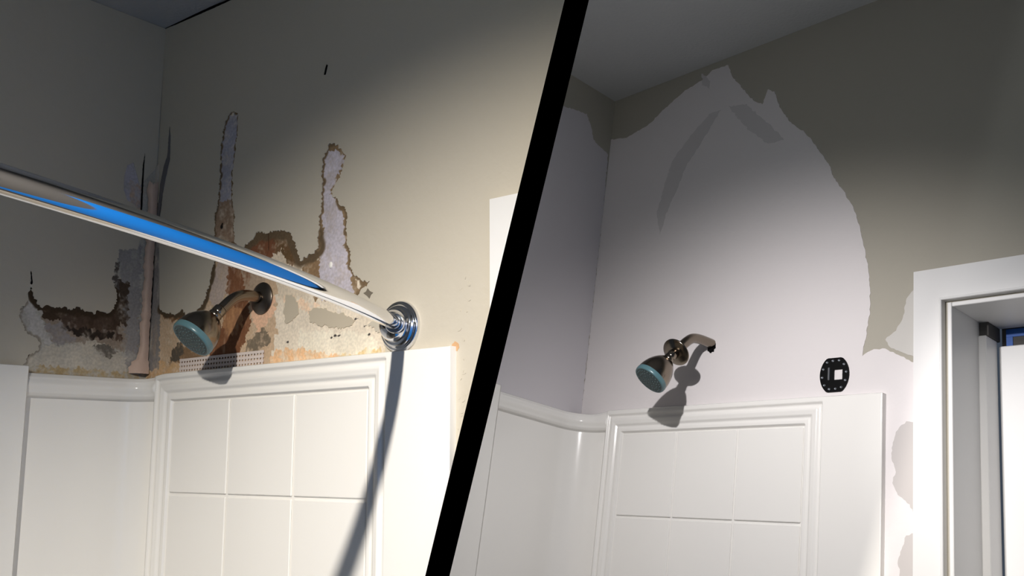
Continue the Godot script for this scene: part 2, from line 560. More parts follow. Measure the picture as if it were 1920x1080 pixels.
func stains_end(cv: Canvas, edge: PackedVector2Array) -> void:
	var kraft := c8(116, 98, 76)
	# the two tall scraped fingers
	cv.fill(mm([196.6, 467.4, 267.9, 482.7, 268.2, 384.6, 264.2, 304.2, 203.7, 309.2]), c8(168, 166, 178), 0.9, 0.25)
	cv.fill(mm([201.6, 314.7, 270.0, 311.2, 276.5, 217.5, 202.1, 222.7]), c8(152, 128, 108), 0.9, 0.3)
	cv.fill(mm([487.0, 377.2, 565.7, 360.6, 584.0, 144.5, 600.4, 90.9, 490.6, 102.3, 489.8, 183.6]), c8(140, 118, 92), 1.0, 0.2)
	cv.fill(torn(mm([506.9, 352.4, 546.7, 347.9, 555.2, 327.8, 535.6, 294.9, 520.5, 277.5, 542.2, 257.3, 555.8, 237.0, 558.3, 200.9, 565.8, 164.4, 571.5, 146.1, 580.1, 110.3, 585.9, 83.8, 506.5, 100.7, 499.0, 155.2, 504.7, 208.7, 505.9, 245.1, 500.9, 301.3]), 0.003, 0.003, true), c8(200, 194, 204), 0.95, 0.15)
	# brown soaked paper under the rod
	cv.fill(torn(mm([259.6, 232.8, 312.9, 229.1, 339.3, 242.7, 415.8, 233.1, 446.0, 189.5, 464.7, 141.3, 449.3, 120.3, 391.7, 149.9, 316.4, 173.3, 253.5, 186.0]), 0.004, 0.004, true), c8(112, 86, 62), 1.0, 0.3)
	cv.fill(mm([278.3, 214.3, 322.2, 225.8, 376.0, 222.9, 389.0, 197.3, 361.3, 172.5, 284.5, 191.9]), c8(122, 80, 58), 0.9, 0.35)
	cv.fill(torn(mm([368.0, 183.0, 380.5, 194.7, 397.6, 198.0, 409.4, 192.6, 418.8, 174.6, 436.1, 164.9, 449.2, 179.9, 461.3, 155.4, 477.2, 103.7, 393.7, 112.4, 362.4, 153.4]), 0.003, 0.003, true), c8(214, 200, 180), 1.0, 0.1)
	cv.fill(torn(mm([400.2, 203.3, 423.5, 192.6, 429.8, 178.7, 421.9, 168.6, 406.8, 187.4]), 0.003, 0.003, true), c8(104, 82, 56), 1.0, 0.2)
	cv.fill(mm([455.3, 168.0, 495.2, 182.8, 503.3, 114.4, 470.1, 113.5]), c8(142, 116, 88), 1.0, 0.3)
	# the wide scraped field left of and behind the shower head
	cv.fill(torn(mm([15.9, 151.8, 177.2, 120.0, 206.3, 212.1, 275.2, 212.8, 316.1, 178.1, 391.7, 149.9, 392.1, 38.9, 372.3, -14.5, 14.0, -10.0]), 0.004, 0.004, true), c8(196, 170, 142), 1.0, 0.25)
	cv.fill(torn(mm([196.0, 133.0, 207.8, 191.7, 235.8, 208.1, 277.2, 206.6, 270.8, 164.2, 241.7, 128.3, 224.6, 100.5]), 0.003, 0.003, true), c8(190, 174, 164), 0.95, 0.3, 0.35)
	cv.fill(torn(mm([250.2, 186.4, 301.9, 209.1, 357.2, 192.1, 338.0, 165.8, 318.9, 134.6, 297.2, 117.7, 273.5, 125.0, 247.1, 142.4]), 0.003, 0.003, true), c8(126, 86, 62), 1.0, 0.35, 0.4)
	cv.fill(torn(mm([272.7, 136.7, 307.7, 121.4, 325.3, 81.6, 306.6, 45.4, 281.1, 17.0, 218.1, 17.2, 207.2, 33.5, 233.3, 70.5, 256.0, 107.3]), 0.003, 0.003, true), c8(122, 82, 58), 1.0, 0.25, 0.4)
	cv.fill(torn(mm([288.3, 181.6, 331.9, 168.5, 362.4, 153.4, 349.0, 131.3, 306.9, 133.0]), 0.003, 0.003, true), c8(172, 152, 132), 0.9, 0.4)
	cv.fill(torn(mm([239.3, 118.7, 293.4, 105.6, 301.7, 74.3, 262.5, 60.3, 239.1, 77.7]), 0.003, 0.003, true), c8(172, 128, 92), 0.8, 0.5, 0.4)
	cv.fill(mm([37.1, 124.4, 177.6, 114.9, 166.0, 94.0, 57.1, 105.8]), c8(112, 78, 52), 0.85, 0.4)
	cv.fill(torn(mm([79.4, 22.1, 87.7, 46.9, 110.9, 60.4, 136.1, 48.4, 204.5, 25.9, 218.6, 11.4]), 0.003, 0.003, true), c8(136, 110, 84), 1.0, 0.35)
	cv.fill(torn(mm([75.9, 22.3, 84.4, 44.1, 107.6, 58.6, 122.6, 45.4, 110.7, 24.1]), 0.003, 0.003, true), c8(92, 84, 74), 0.9, 0.4)
	cv.fill(torn(mm([298.6, 120.4, 320.2, 114.4, 328.4, 81.4, 344.9, 53.7, 367.2, 72.3, 389.1, 92.5, 388.0, 113.0, 334.1, 132.9]), 0.002, 0.003, true), c8(232, 190, 160), 1.0, 0.12)
	cv.fill(torn(mm([312.7, 45.0, 335.8, 58.2, 356.0, 64.0, 373.8, 58.8, 377.8, 40.0, 361.0, 30.2, 341.0, 22.4, 314.4, 18.6]), 0.003, 0.003, true), c8(122, 110, 94), 0.8, 0.5)
	cv.fill(mm([393.5, 117.1, 450.0, 106.6, 504.3, 92.0, 491.8, 75.5, 429.9, 95.0]), c8(236, 206, 178), 0.6, 0.5)
	cv.fill(mm([452.6, 52.2, 618.9, 34.2, 649.2, -1.3, 455.2, -1.5]), c8(232, 224, 206), 0.8, 0.2)
	# orange damp line along the top of the surround
	cv.fill(mm([379.0, 17.9, 426.5, 25.5, 507.6, 10.9, 558.9, 2.3, 559.6, -16.5, 380.9, -15.0]), c8(226, 184, 142), 0.75, 0.35)
	cv.fill(mm([-11.2, 17.3, 46.6, 28.2, 118.2, 17.6, 121.7, -20.4, -7.8, -14.1]), c8(206, 170, 128), 0.7, 0.4)
	cv.fill(mm([558.8, 5.7, 661.6, 8.5, 700.1, 7.3, 700.5, -16.8, 559.6, -16.5]), c8(214, 188, 140), 0.6, 0.4)
	# grey strip beside the corner tape
	cv.fill(mm([-47.4, 356.7, 22.7, 344.9, 32.4, 245.8, 40.4, 128.3, 44.4, 14.0, -10.1, 6.8]), c8(140, 136, 134), 0.9, 0.35, 0.3)
	cv.line(mm([36.9, 126.5, 56.3, 114.2, 118.5, 110.5, 164.9, 106.1]), c8(84, 60, 44), 0.003, 0.8)
	# dark torn paper showing along the paint's edge
	cv.line(torn(edge.slice(0, 9), 0.003), kraft.darkened(0.25), 0.0065, 0.9)
	cv.line(torn(edge.slice(9, 30), 0.003), kraft, 0.0032, 0.85)
	cv.line(torn(edge.slice(28, 43), 0.003), kraft.darkened(0.15), 0.009, 0.95)
	cv.line(torn(edge.slice(41, 52), 0.003), kraft, 0.0038, 0.85)
	cv.line(torn(edge.slice(60, 76), 0.003), kraft, 0.0042, 0.85)
	# small dark cracks
	for q in [mm([532.5, 33.4, 542.6, 36.9, 550.2, 35.5, 558.9, 37.3]), mm([584.3, 55.7, 589.1, 59.5, 596.4, 59.7]), mm([610.2, 45.8, 616.1, 47.0]), mm([618.9, 31.6, 623.7, 32.9]), mm([420.5, 34.9, 427.4, 35.3])]:
		cv.line(q, c8(66, 62, 60), 0.0012, 1.0)
	cv.line(mm([226.4, 269.9, 223.4, 266.3, 227.0, 261.7]), c8(40, 34, 32), 0.0022, 1.0)
	cv.line(mm([361.8, 239.3, 365.6, 200.5]), c8(70, 46, 30), 0.0012, 0.8, 0.1)
	for q in [mm([540.3, 97.2, 556.8, 60.8])]:
		cv.line(q, c8(220, 212, 200), 0.004, 0.3)


func stains_long(cv: Canvas, edge: PackedVector2Array) -> void:
	cv.fill(mm([-220.4, 126.3, -22.3, 150.7, -15.5, 46.7, -195.5, 51.7]), c8(150, 136, 122), 0.9, 0.3)
	cv.fill(mm([-223.3, 114.3, -181.1, 119.3, -67.2, 122.4, -58.6, 92.5, -85.8, 79.6, -159.0, 90.3, -204.3, 91.4]), c8(70, 56, 44), 1.0, 0.3)
	cv.fill(mm([-179.8, 101.8, -66.6, 114.3, -52.3, 64.3, -95.5, 66.5, -167.8, 73.7]), c8(86, 70, 60), 0.8, 0.5, 0.5)
	cv.fill(mm([-176.1, 78.7, -138.1, 80.5, -75.1, 80.6, -69.9, 66.8, -136.9, 64.8]), c8(54, 46, 40), 0.9, 0.4)
	cv.fill(mm([-247.8, 115.2, -228.0, 125.3, -216.3, 97.8, -187.8, 52.4, -192.8, 42.3, -225.0, 63.4]), c8(190, 186, 182), 0.9, 0.3)
	cv.fill(mm([-203.7, 83.7, -172.7, 86.9, -146.4, 56.0, -175.4, 43.8, -193.8, 55.7]), c8(150, 144, 142), 0.7, 0.4)
	cv.fill(mm([-230.8, 18.4, -193.0, 44.2, -105.5, 59.6, -61.7, 43.0, -14.1, 26.0, -11.5, -15.1, -237.9, -8.3]), c8(196, 188, 174), 0.85, 0.25)
	cv.fill(mm([-113.4, 52.9, -88.2, 53.0, -59.6, 43.2, -71.7, 30.1, -97.7, 38.2]), c8(112, 106, 98), 0.8, 0.5)
	cv.fill(mm([-239.0, 4.7, -142.8, 7.3, -12.8, 5.4, -11.7, -11.0, -237.6, -12.0]), c8(178, 156, 118), 0.6, 0.5)
	cv.fill(mm([-80.0, 245.5, -24.5, 254.8, -19.6, 108.9, -18.0, 15.4, -42.3, 13.8, -55.6, 146.6]), c8(150, 147, 146), 0.95, 0.4, 0.35)
	cv.fill(mm([-75.9, 185.5, -48.9, 178.8, -43.4, 96.0, -68.1, 103.8, -66.5, 145.3]), c8(78, 66, 56), 0.85, 0.45)
	cv.fill(mm([-88.0, 204.5, -71.5, 217.5, -65.8, 166.1, -78.8, 164.4]), c8(90, 84, 80), 0.7, 0.6)
	cv.fill(mm([-78.5, 418.6, -35.8, 429.0, -28.5, 315.7, -70.9, 307.4]), c8(180, 176, 186), 0.95, 0.25)
	cv.fill(mm([-57.9, 380.0, -32.3, 374.8, -28.5, 315.7, -57.7, 310.0]), c8(190, 166, 146), 0.6, 0.4)
	cv.line(torn(edge.slice(11, 26), 0.003), c8(66, 54, 42), 0.006, 0.9)
	cv.line(torn(edge.slice(2, 11), 0.003), c8(150, 142, 130), 0.003, 0.7)


func right_shell() -> void:
	var end := thing("wall_end", "grey painted end wall with a big smooth patch of new joint compound", "wall", RIGHT, "structure")
	var m := Mb.new()
	m.prism(PackedVector2Array([Vector2(-0.05, -1.3), Vector2(0.925, -1.3), Vector2(0.925, 0.160), Vector2(1.60, 0.160), Vector2(1.60, 0.90), Vector2(-0.05, 0.90)]) , -0.05, 0.0, Transform3D(Basis().scaled(Vector3(S, S, 1)), Vector3.ZERO))
	part("painted_board", m, mats["right wall paint"], end)
	var comp: StandardMaterial3D = mats["compound"]
	var big := mm([1.3, 853.2, 65.9, 841.9, 148.1, 856.8, 207.0, 893.1, 274.2, 928.9, 341.3, 944.2, 373.0, 964.0, 427.5, 961.5, 440.9, 923.3, 479.4, 870.5, 520.0, 818.4, 547.5, 800.0, 561.6, 839.7, 581.8, 826.7, 600.4, 776.9, 631.2, 724.5, 672.6, 685.1, 697.6, 654.2, 725.5, 608.8, 749.6, 571.0, 759.0, 540.5, 785.1, 499.5, 813.4, 448.2, 830.4, 395.4, 841.8, 347.5, 853.0, 294.2, 859.0, 242.9, 859.8, 193.2, 853.1, 145.0, 846.4, 103.3, 844.2, 87.9, 863.8, 100.4, 895.5, 99.6, 931.3, 79.7, 960.2, 63.3, 961.4, 40.3, 962.2, -370.4, 892.1, -375.8, 892.0, -9.7, 391.5, -3.4, -17.9, -20.4, -4.7, 117.1, -8.3, 440.4, -5.3, 575.5])
	m = Mb.new()
	for k in big.size():
		big[k].x = maxf(big[k].x, 0.0008)
	m.prism(torn(big, 0.0018 * S, 0.006), 0.0, 0.0012, Transform3D.IDENTITY)
	part("joint_compound_patch", m, comp, end, "large smooth white patch of joint compound")
	m = Mb.new()
	m.prism(torn(mm([942.3, 206.2, 961.1, 227.5, 961.4, 76.9, 931.2, 89.1, 905.1, 103.4, 895.2, 121.0, 919.1, 137.4, 935.5, 164.0]), 0.002, 0.005, true), 0.0, 0.0010, Transform3D.IDENTITY)
	part("joint_compound_patch", m, paint("thin compound", c8(200, 197, 192), 0.85, 0.0, 0.25), end, "small thin patch beside the door casing")
	m = Mb.new()
	m.prism(torn(mm([961.6, -62.7, 943.6, -59.7, 925.4, -76.8, 914.1, -103.2, 912.1, -136.2, 921.5, -158.1, 914.9, -186.3, 926.4, -209.8, 944.3, -220.1, 962.0, -247.9]), 0.002, 0.005, true), 0.0012, 0.0018, Transform3D.IDENTITY)
	part("bare_spot", m, paint("grey primer", c8(192, 187, 185), 0.8, 0.0, 0.3), end, "greyish bare spot beside the casing")
	m = Mb.new()
	m.prism(torn(mm([962.1, -284.1, 944.7, -289.1, 933.8, -316.4, 927.4, -343.5, 934.2, -372.5, 962.2, -370.4]), 0.002, 0.005, true), 0.0012, 0.0018, Transform3D.IDENTITY)
	part("bare_spot", m, mats["grey primer"], end, "lower greyish bare spot beside the casing")
	# thinner, greyer smears inside the patch
	for q in [mm([256.1, 716.7, 304.5, 766.6, 373.3, 824.1, 412.6, 826.7, 361.0, 753.7, 308.1, 686.5, 283.7, 627.5, 249.4, 554.6, 232.8, 494.0, 214.1, 562.3, 233.0, 639.8]), mm([437.2, 828.8, 496.6, 816.3, 567.1, 740.8, 617.9, 677.0, 570.6, 678.3, 501.2, 744.9]), mm([335.6, 966.8, 364.2, 936.3, 370.5, 903.6, 342.8, 926.6])]:
		m = Mb.new()
		m.prism(torn(q, 0.003, 0.006, true), 0.0012, 0.0016, Transform3D.IDENTITY)
		part("thin_smear", m, paint("grey smear", c8(204, 200, 200), 0.85, 0.0, 0.25), end)
	var long := thing("wall_long", "dim patched side wall left of the corner, smeared with joint compound", "wall", RIGHT, "structure")
	var f := side_frame(Transform3D.IDENTITY)
	m = Mb.new()
	m.prism(PackedVector2Array([Vector2(-0.50, -1.3), Vector2(0, -1.3), Vector2(0, 0.90), Vector2(-0.50, 0.90)]), -0.05, 0.0, f * Transform3D(Basis().scaled(Vector3(S, S, 1)), Vector3.ZERO))
	part("painted_board", m, mats["right wall paint"], long)
	m = Mb.new()
	m.prism(torn(mm([-5.4, 800.6, -74.8, 821.4, -89.1, 854.6, -113.1, 890.5, -201.8, 875.2, -285.8, 854.0, -308.9, 495.1, -363.8, -56.2, -1.0, -21.4, -2.7, 131.6, -1.2, 608.4]), 0.003, 0.006, true), 0.0, 0.0012, f)
	part("joint_compound_patch", m, paint("side compound", c8(206, 202, 206), 0.85, 0.0, 0.25), long, "white joint compound on the side wall")
	var top := thing("ceiling", "dark ceiling above the patched corner", "ceiling", RIGHT, "structure")
	m = Mb.new()
	m.rbox(Vector3(-0.05, 0.88, -0.05) * S, Vector3(1.60, 0.93, 0.78) * S, 0.002)
	part("ceiling_board", m, mats["ceiling paint"], top)


func divider() -> void:
	# a lean black fin wall; its plane is given by a point, a direction out from the end wall and a direction up along the lean
	var o := thing("wall_divider", "leaning pure black divider wall between the peeling corner and the patched corner", "wall", Transform3D(Basis(Vector3(-0.60799, 0.17157, -0.77519), Vector3(0.29228, 0.95617, -0.01761), Vector3(0.73819, -0.23728, -0.63149)), Vector3(1.70604, -0.15190, 1.03309) + Vector3(0, LIFT, 0)), "structure")
	var m := Mb.new()
	# x: away from the room's middle, y: up the lean, z: thickness
	m.rbox(Vector3(0.70, -0.95, -0.00866), Vector3(1.42, 1.05, 0.00866), 0.0002)  # its depth, seen edge-on, also keeps the left lamp off the right corner
	part("panel", m, mats["void black"], o)
	m = Mb.new()
	m.rbox(Vector3(0.745, -0.94, -0.0090), Vector3(1.31, 1.04, -0.00866), 0.0001)
	part("unseen_side_board", m, paint("grey board", c8(92, 89, 86), 0.7), o, "dull grey left face out of view, placed to grey the rod reflection")  # out of view, there to turn the rod's reflection grey
	m = Mb.new()
	m.rbox(Vector3(0.868, -0.60, -0.0093), Vector3(1.31, 0.125, -0.0090), 0.0001)
	part("unseen_blue_sheet", m, mats["blue film"], o, "bright blue sheet out of view, placed to give the rod its blue reflection")  # out of view, there to put the blue streak in the rod's reflection


# plan of a surround: along the end wall, round the corner, out along the long wall
func plan(s: float, r: float) -> Array:
	var arc := r * PI / 2.0
	if s >= 0.0:
		return [Vector2(r + s, 0), Vector2(0, 1)]
	if s > -arc:
		var a := -s / r
		return [Vector2(r - r * sin(a), r - r * cos(a)), Vector2(sin(a), cos(a))]
	return [Vector2(0, r - arc - s), Vector2(1, 0)]


func ramp(x: float, pts: Array) -> float:
	if x <= pts[0][0]:
		return pts[0][1]
	for k in pts.size() - 1:
		if x <= pts[k + 1][0]:
			var t: float = (x - pts[k][0]) / (pts[k + 1][0] - pts[k][0])
			t = t * t * (3.0 - 2.0 * t)
			return lerpf(pts[k][1], pts[k + 1][1], t)
	return pts[-1][1]


func surround(t: Transform3D, k: float, dims: Array, label: String) -> void:
	var x0: float = dims[0] * k
	var x1: float = dims[1] * k
	var y0: float = dims[4] * k
	var zpost: float = dims[6] * k
	var r: float = dims[7] * k
	var fr: float = 0.048 * k            # width of the moulding round the tile field
	var right_edge: float = 0.803 * k
	var far: float = dims[8]
	var arc := r * PI / 2.0
	var proud: float = 0.0155 * k
	var frame := [[0.0, proud], [0.003, proud], [0.008, 0.0105 * k], [0.011, 0.0105 * k], [0.018, 0.0145 * k], [0.026, 0.0130 * k], [0.033, 0.0085 * k], [0.039, 0.0098 * k], [0.045, 0.0098 * k], [0.0475, 0.0035 * k]]
	var lip := [[0.0, 0.010 * k], [0.010, 0.0150 * k], [0.026, 0.0185 * k], [0.040, 0.0150 * k], [0.047, 0.0110 * k], [0.0495, 0.0025 * k]]
	var depth := func(s: float, y: float) -> float:
		var x := r + s
		var z := r - arc - s
		if s < -arc and z > zpost:
			return 0.0245 * k
		if x > x1 + fr:
			return proud
		if x > x0 - fr:
			var q := minf(minf(x - (x0 - fr), x1 + fr - x), (y0 + fr) - y)
			if y > y0 + fr:
				return proud
			return ramp(q / k, frame)
		return ramp(-y / k, lip)
	var ytop := func(s: float) -> float:
		var z := r - arc - s
		if s < -arc and z > zpost:
			return 0.004 * k
		return -0.007 * k * smoothstep(0.04 * k, -0.04 * k, s)
	# where the samples lie
	var us := []
	for q in range(0, 400):
		us.append(-arc - far * k + 0.0055 * k * q)
	var ss := PackedFloat32Array()
	for u in us:
		if u < right_edge - r:
			ss.append(u)
	for z in [zpost - 0.0004, zpost + 0.0004]:
		ss.append(r - arc - z)
	for q in 32:
		ss.append(x0 - fr - r + q * 0.0016 * k)
		ss.append(x1 + fr - r - q * 0.0016 * k)
	ss.append(x0 - fr - r - 0.0006)
	ss.append(right_edge - r - 0.0012 * k)
	ss.append(right_edge - r)
	ss.sort()
	var vs := PackedFloat32Array()
	for q in 36:
		vs.append(-0.0016 * k * q)
	for q in 30:
		vs.append(-0.0016 * k * 35 - 0.018 * k * (q + 1))
	var rows := []
	for j in range(-2, vs.size() + 1):
		var row := PackedVector3Array()
		for i in ss.size():
			var s := ss[i]
			var top: float = ytop.call(s)
			var y := vs[clampi(j, 0, vs.size() - 1)]
			var d: float = depth.call(s, y)
			if i == ss.size() - 1:
				d -= 0.0012 * k
			if j == -2 or j == vs.size():
				d = 0.0
			elif j == -1:
				d = maxf(d - 0.0015 * k, 0.0)
			if j > 0:
				top = lerpf(top, 0.0, smoothstep(0.0, 0.03 * k, -y))
			elif j == 0:
				top -= 0.0012 * k
			var pl := plan(s, r)
			var b: Vector2 = pl[0] + pl[1] * maxf(d, 0.0016)
			if k == 1.0:
				b.x = minf(b.x, 0.8711 + 0.3214 * (y + top) - 0.004 + 0.684 * b.y)
			row.append(Vector3(b.x, y + top, b.y))
		rows.append(row)
	var o := thing("shower_surround", label, "shower surround", t)
	var m := Mb.new()
	m.grid(rows, false, Vector3(1, 0, 1))
	for j in rows.size() - 1:
		var p: Vector3 = rows[j][-1]
		var q: Vector3 = rows[j + 1][-1]
		m.quad(p, q, Vector3(q.x, q.y, 0.0005), Vector3(p.x, p.y, 0.0005), Vector3(1, 0, 0))
	part("panel_shell", m, mats["acrylic"], o)
	# embossed tiles
	var xs := [x0, dims[2] * k, dims[3] * k, x1]
	var pitch: float = (dims[4] - dims[5]) * k
	for row in 3:
		for col in 3:
			m = Mb.new()
			var g := 0.0022 * k
			m.rbox(Vector3(xs[col] + g, y0 - pitch * (row + 1) + g, 0.0030 * k), Vector3(xs[col + 1] - g, y0 - pitch * row - g, 0.0066 * k), 0.0026 * k)
			part("tile", m, mats["acrylic"], o)


# root on the wall, then bend, neck end and face centre as (z, y) pairs from the root
func shower(t: Transform3D, k: float, root: Vector3, way: Array, collar_r: float, loose: bool) -> void:
	var o := thing("shower", "brushed nickel shower head with loose flange slid down its bare arm" if loose else "brushed nickel shower head below the chrome rod, flange flush on stained wall", "shower", t * Transform3D(Basis.IDENTITY, root * k))
	var b := Vector3(0, way[1], way[0]) * k
	var e := Vector3(0, way[3], way[2]) * k
	var c := Vector3(way[6], way[5], way[4]) * k
	var cv := Curve3D.new()
	cv.add_point(Vector3(0, 0, -0.01), Vector3.ZERO, Vector3(0, 0, 0.02))
	var turn := (b.normalized() + (e - b).normalized()).normalized() * 0.021 * k
	cv.add_point(b, -turn, turn)
	cv.add_point(e, -(e - b) * 0.4, (e - b) * 0.1)
	var m := Mb.new()
	m.tube(cv.tessellate_even_length(5, 0.004), (0.0108 if loose else 0.0096) * k, 24)
	part("arm", m, mats["nickel"], o)
	var axis := (c - e).normalized()
	var bx := (Vector3.RIGHT - axis * axis.x).normalized()
	var head := Transform3D(Basis(bx, axis, bx.cross(axis)), e)
	var length := e.distance_to(c)
	# collar nut and swivel
	m = Mb.new()
	m.lathe([[0.0001, -0.012 * k], [0.0105 * k, -0.012 * k], [0.0112 * k, -0.010 * k], [0.0112 * k, -0.002 * k], [0.0100 * k, -0.001 * k], [0.0100 * k, 0.001 * k], [0.0118 * k, 0.002 * k], [0.0118 * k, 0.008 * k], [0.009 * k, 0.010 * k]], head)
	part("collar", m, mats["nickel"], o)
	m = Mb.new()
	var bell := []
	for q in 15:
		var a := q / 14.0
		bell.append([lerpf(0.0095, 0.0365, pow(sin(a * PI * 0.5), 0.64)) * k, lerpf(0.007 * k, length - 0.008 * k, a)])
	m.lathe(bell, head)
	part("bell", m, mats["nickel"], o)
	m = Mb.new()
	var f := length
	m.lathe([[0.0364 * k, f - 0.0085 * k], [0.0370 * k, f - 0.0065 * k], [0.0369 * k, f - 0.001 * k], [0.0358 * k, f + 0.0018 * k], [0.0345 * k, f + 0.0024 * k], [0.0330 * k, f + 0.0022 * k]], head)
	part("rubber_rim", m, mats["teal rubber"], o)
	m = Mb.new()
	m.lathe([[0.0332 * k, f + 0.0021 * k], [0.020 * k, f + 0.0030 * k], [0.0001, f + 0.0034 * k]], head)
	for ring in [[0.006, 6], [0.0135, 12], [0.021, 18], [0.0285, 24]]:
		for q in ring[1]:
			var a: float = TAU * q / ring[1]
			m.lathe([[0.0011 * k, f + 0.002 * k], [0.0009 * k, f + 0.0046 * k], [0.0001, f + 0.0048 * k]], head * Transform3D(Basis.IDENTITY, Vector3(ring[0] * k * cos(a), 0, ring[0] * k * sin(a))), 6)
	part("spray_face", m, mats["spray face"], o)
	# wall flange
	var fl: Transform3D
	if loose:
		var d := (e - b).normalized()
		fl = Transform3D(Basis(Vector3.RIGHT, d, Vector3.RIGHT.cross(d)), b.lerp(e, 0.72))
	else:
		fl = Transform3D(Basis(Vector3.RIGHT, Vector3(0, 0, 1), Vector3(0, -1, 0)), Vector3(0, 0, 0.0002))
	m = Mb.new()
	var q := collar_r * k
	m.lathe([[q, 0.0], [q, 0.0015 * k], [q * 0.97, 0.003 * k], [q * 0.75, 0.0065 * k], [q * 0.45, 0.009 * k], [0.0094 * k, 0.0098 * k], [0.0090 * k, 0.0075 * k], [q * 0.9, 0.0015 * k], [q, 0.0]], fl)
	part("flange", m, mats["nickel dark"] if not loose else mats["nickel"], o)


func rod_point(z: float) -> Vector3:
	return Vector3(0.6915 + 0.613 * z - 0.207 * z * z, 0.038, z)


func rod() -> void:
	var o := thing("shower_rod", "curved polished chrome shower curtain rod crossing in front of the peeling wall", "shower rod", LEFT)
	var path := PackedVector3Array()
	for k in 90:
		path.append(rod_point(0.030 + 1.20 * k / 89.0))
	var m := Mb.new()
	m.tube(path, 0.0108, 40)
	part("rod_tube", m, mats["chrome"], o)
	var wall := Transform3D(Basis(Vector3.RIGHT, Vector3(0, 0, 1), Vector3(0, -1, 0)), Vector3(0.693, 0.038, 0.0012))
	m = Mb.new()
	m.lathe([[0.0385, 0.0], [0.0392, 0.003], [0.0388, 0.006], [0.0370, 0.0085], [0.0345, 0.0090], [0.0335, 0.0085], [0.0325, 0.0105], [0.0305, 0.0135], [0.0280, 0.0145], [0.0255, 0.0140], [0.0245, 0.0150]], wall, 64)
	part("flange", m, mats["chrome"], o)
	m = Mb.new()
	var dome := []
	for k in 12:
		var a := k / 11.0 * PI * 0.5
		dome.append([0.0248 * cos(a * 0.86), 0.0140 + 0.0215 * sin(a)])
	m.lathe(dome, wall, 64)
	part("ball_socket", m, mats["chrome"], o)
	var d := (rod_point(0.06) - rod_point(0.03)).normalized()
	var e := d.cross(Vector3.UP).normalized()
	var col := Transform3D(Basis(e, d, e.cross(d)), rod_point(0.028))
	m = Mb.new()
	m.lathe([[0.0120, -0.002], [0.0145, -0.001], [0.0152, 0.002], [0.0152, 0.010], [0.0145, 0.0125], [0.0130, 0.0130], [0.0110, 0.0125]], col, 48)
	part("collar", m, mats["chrome"], o)


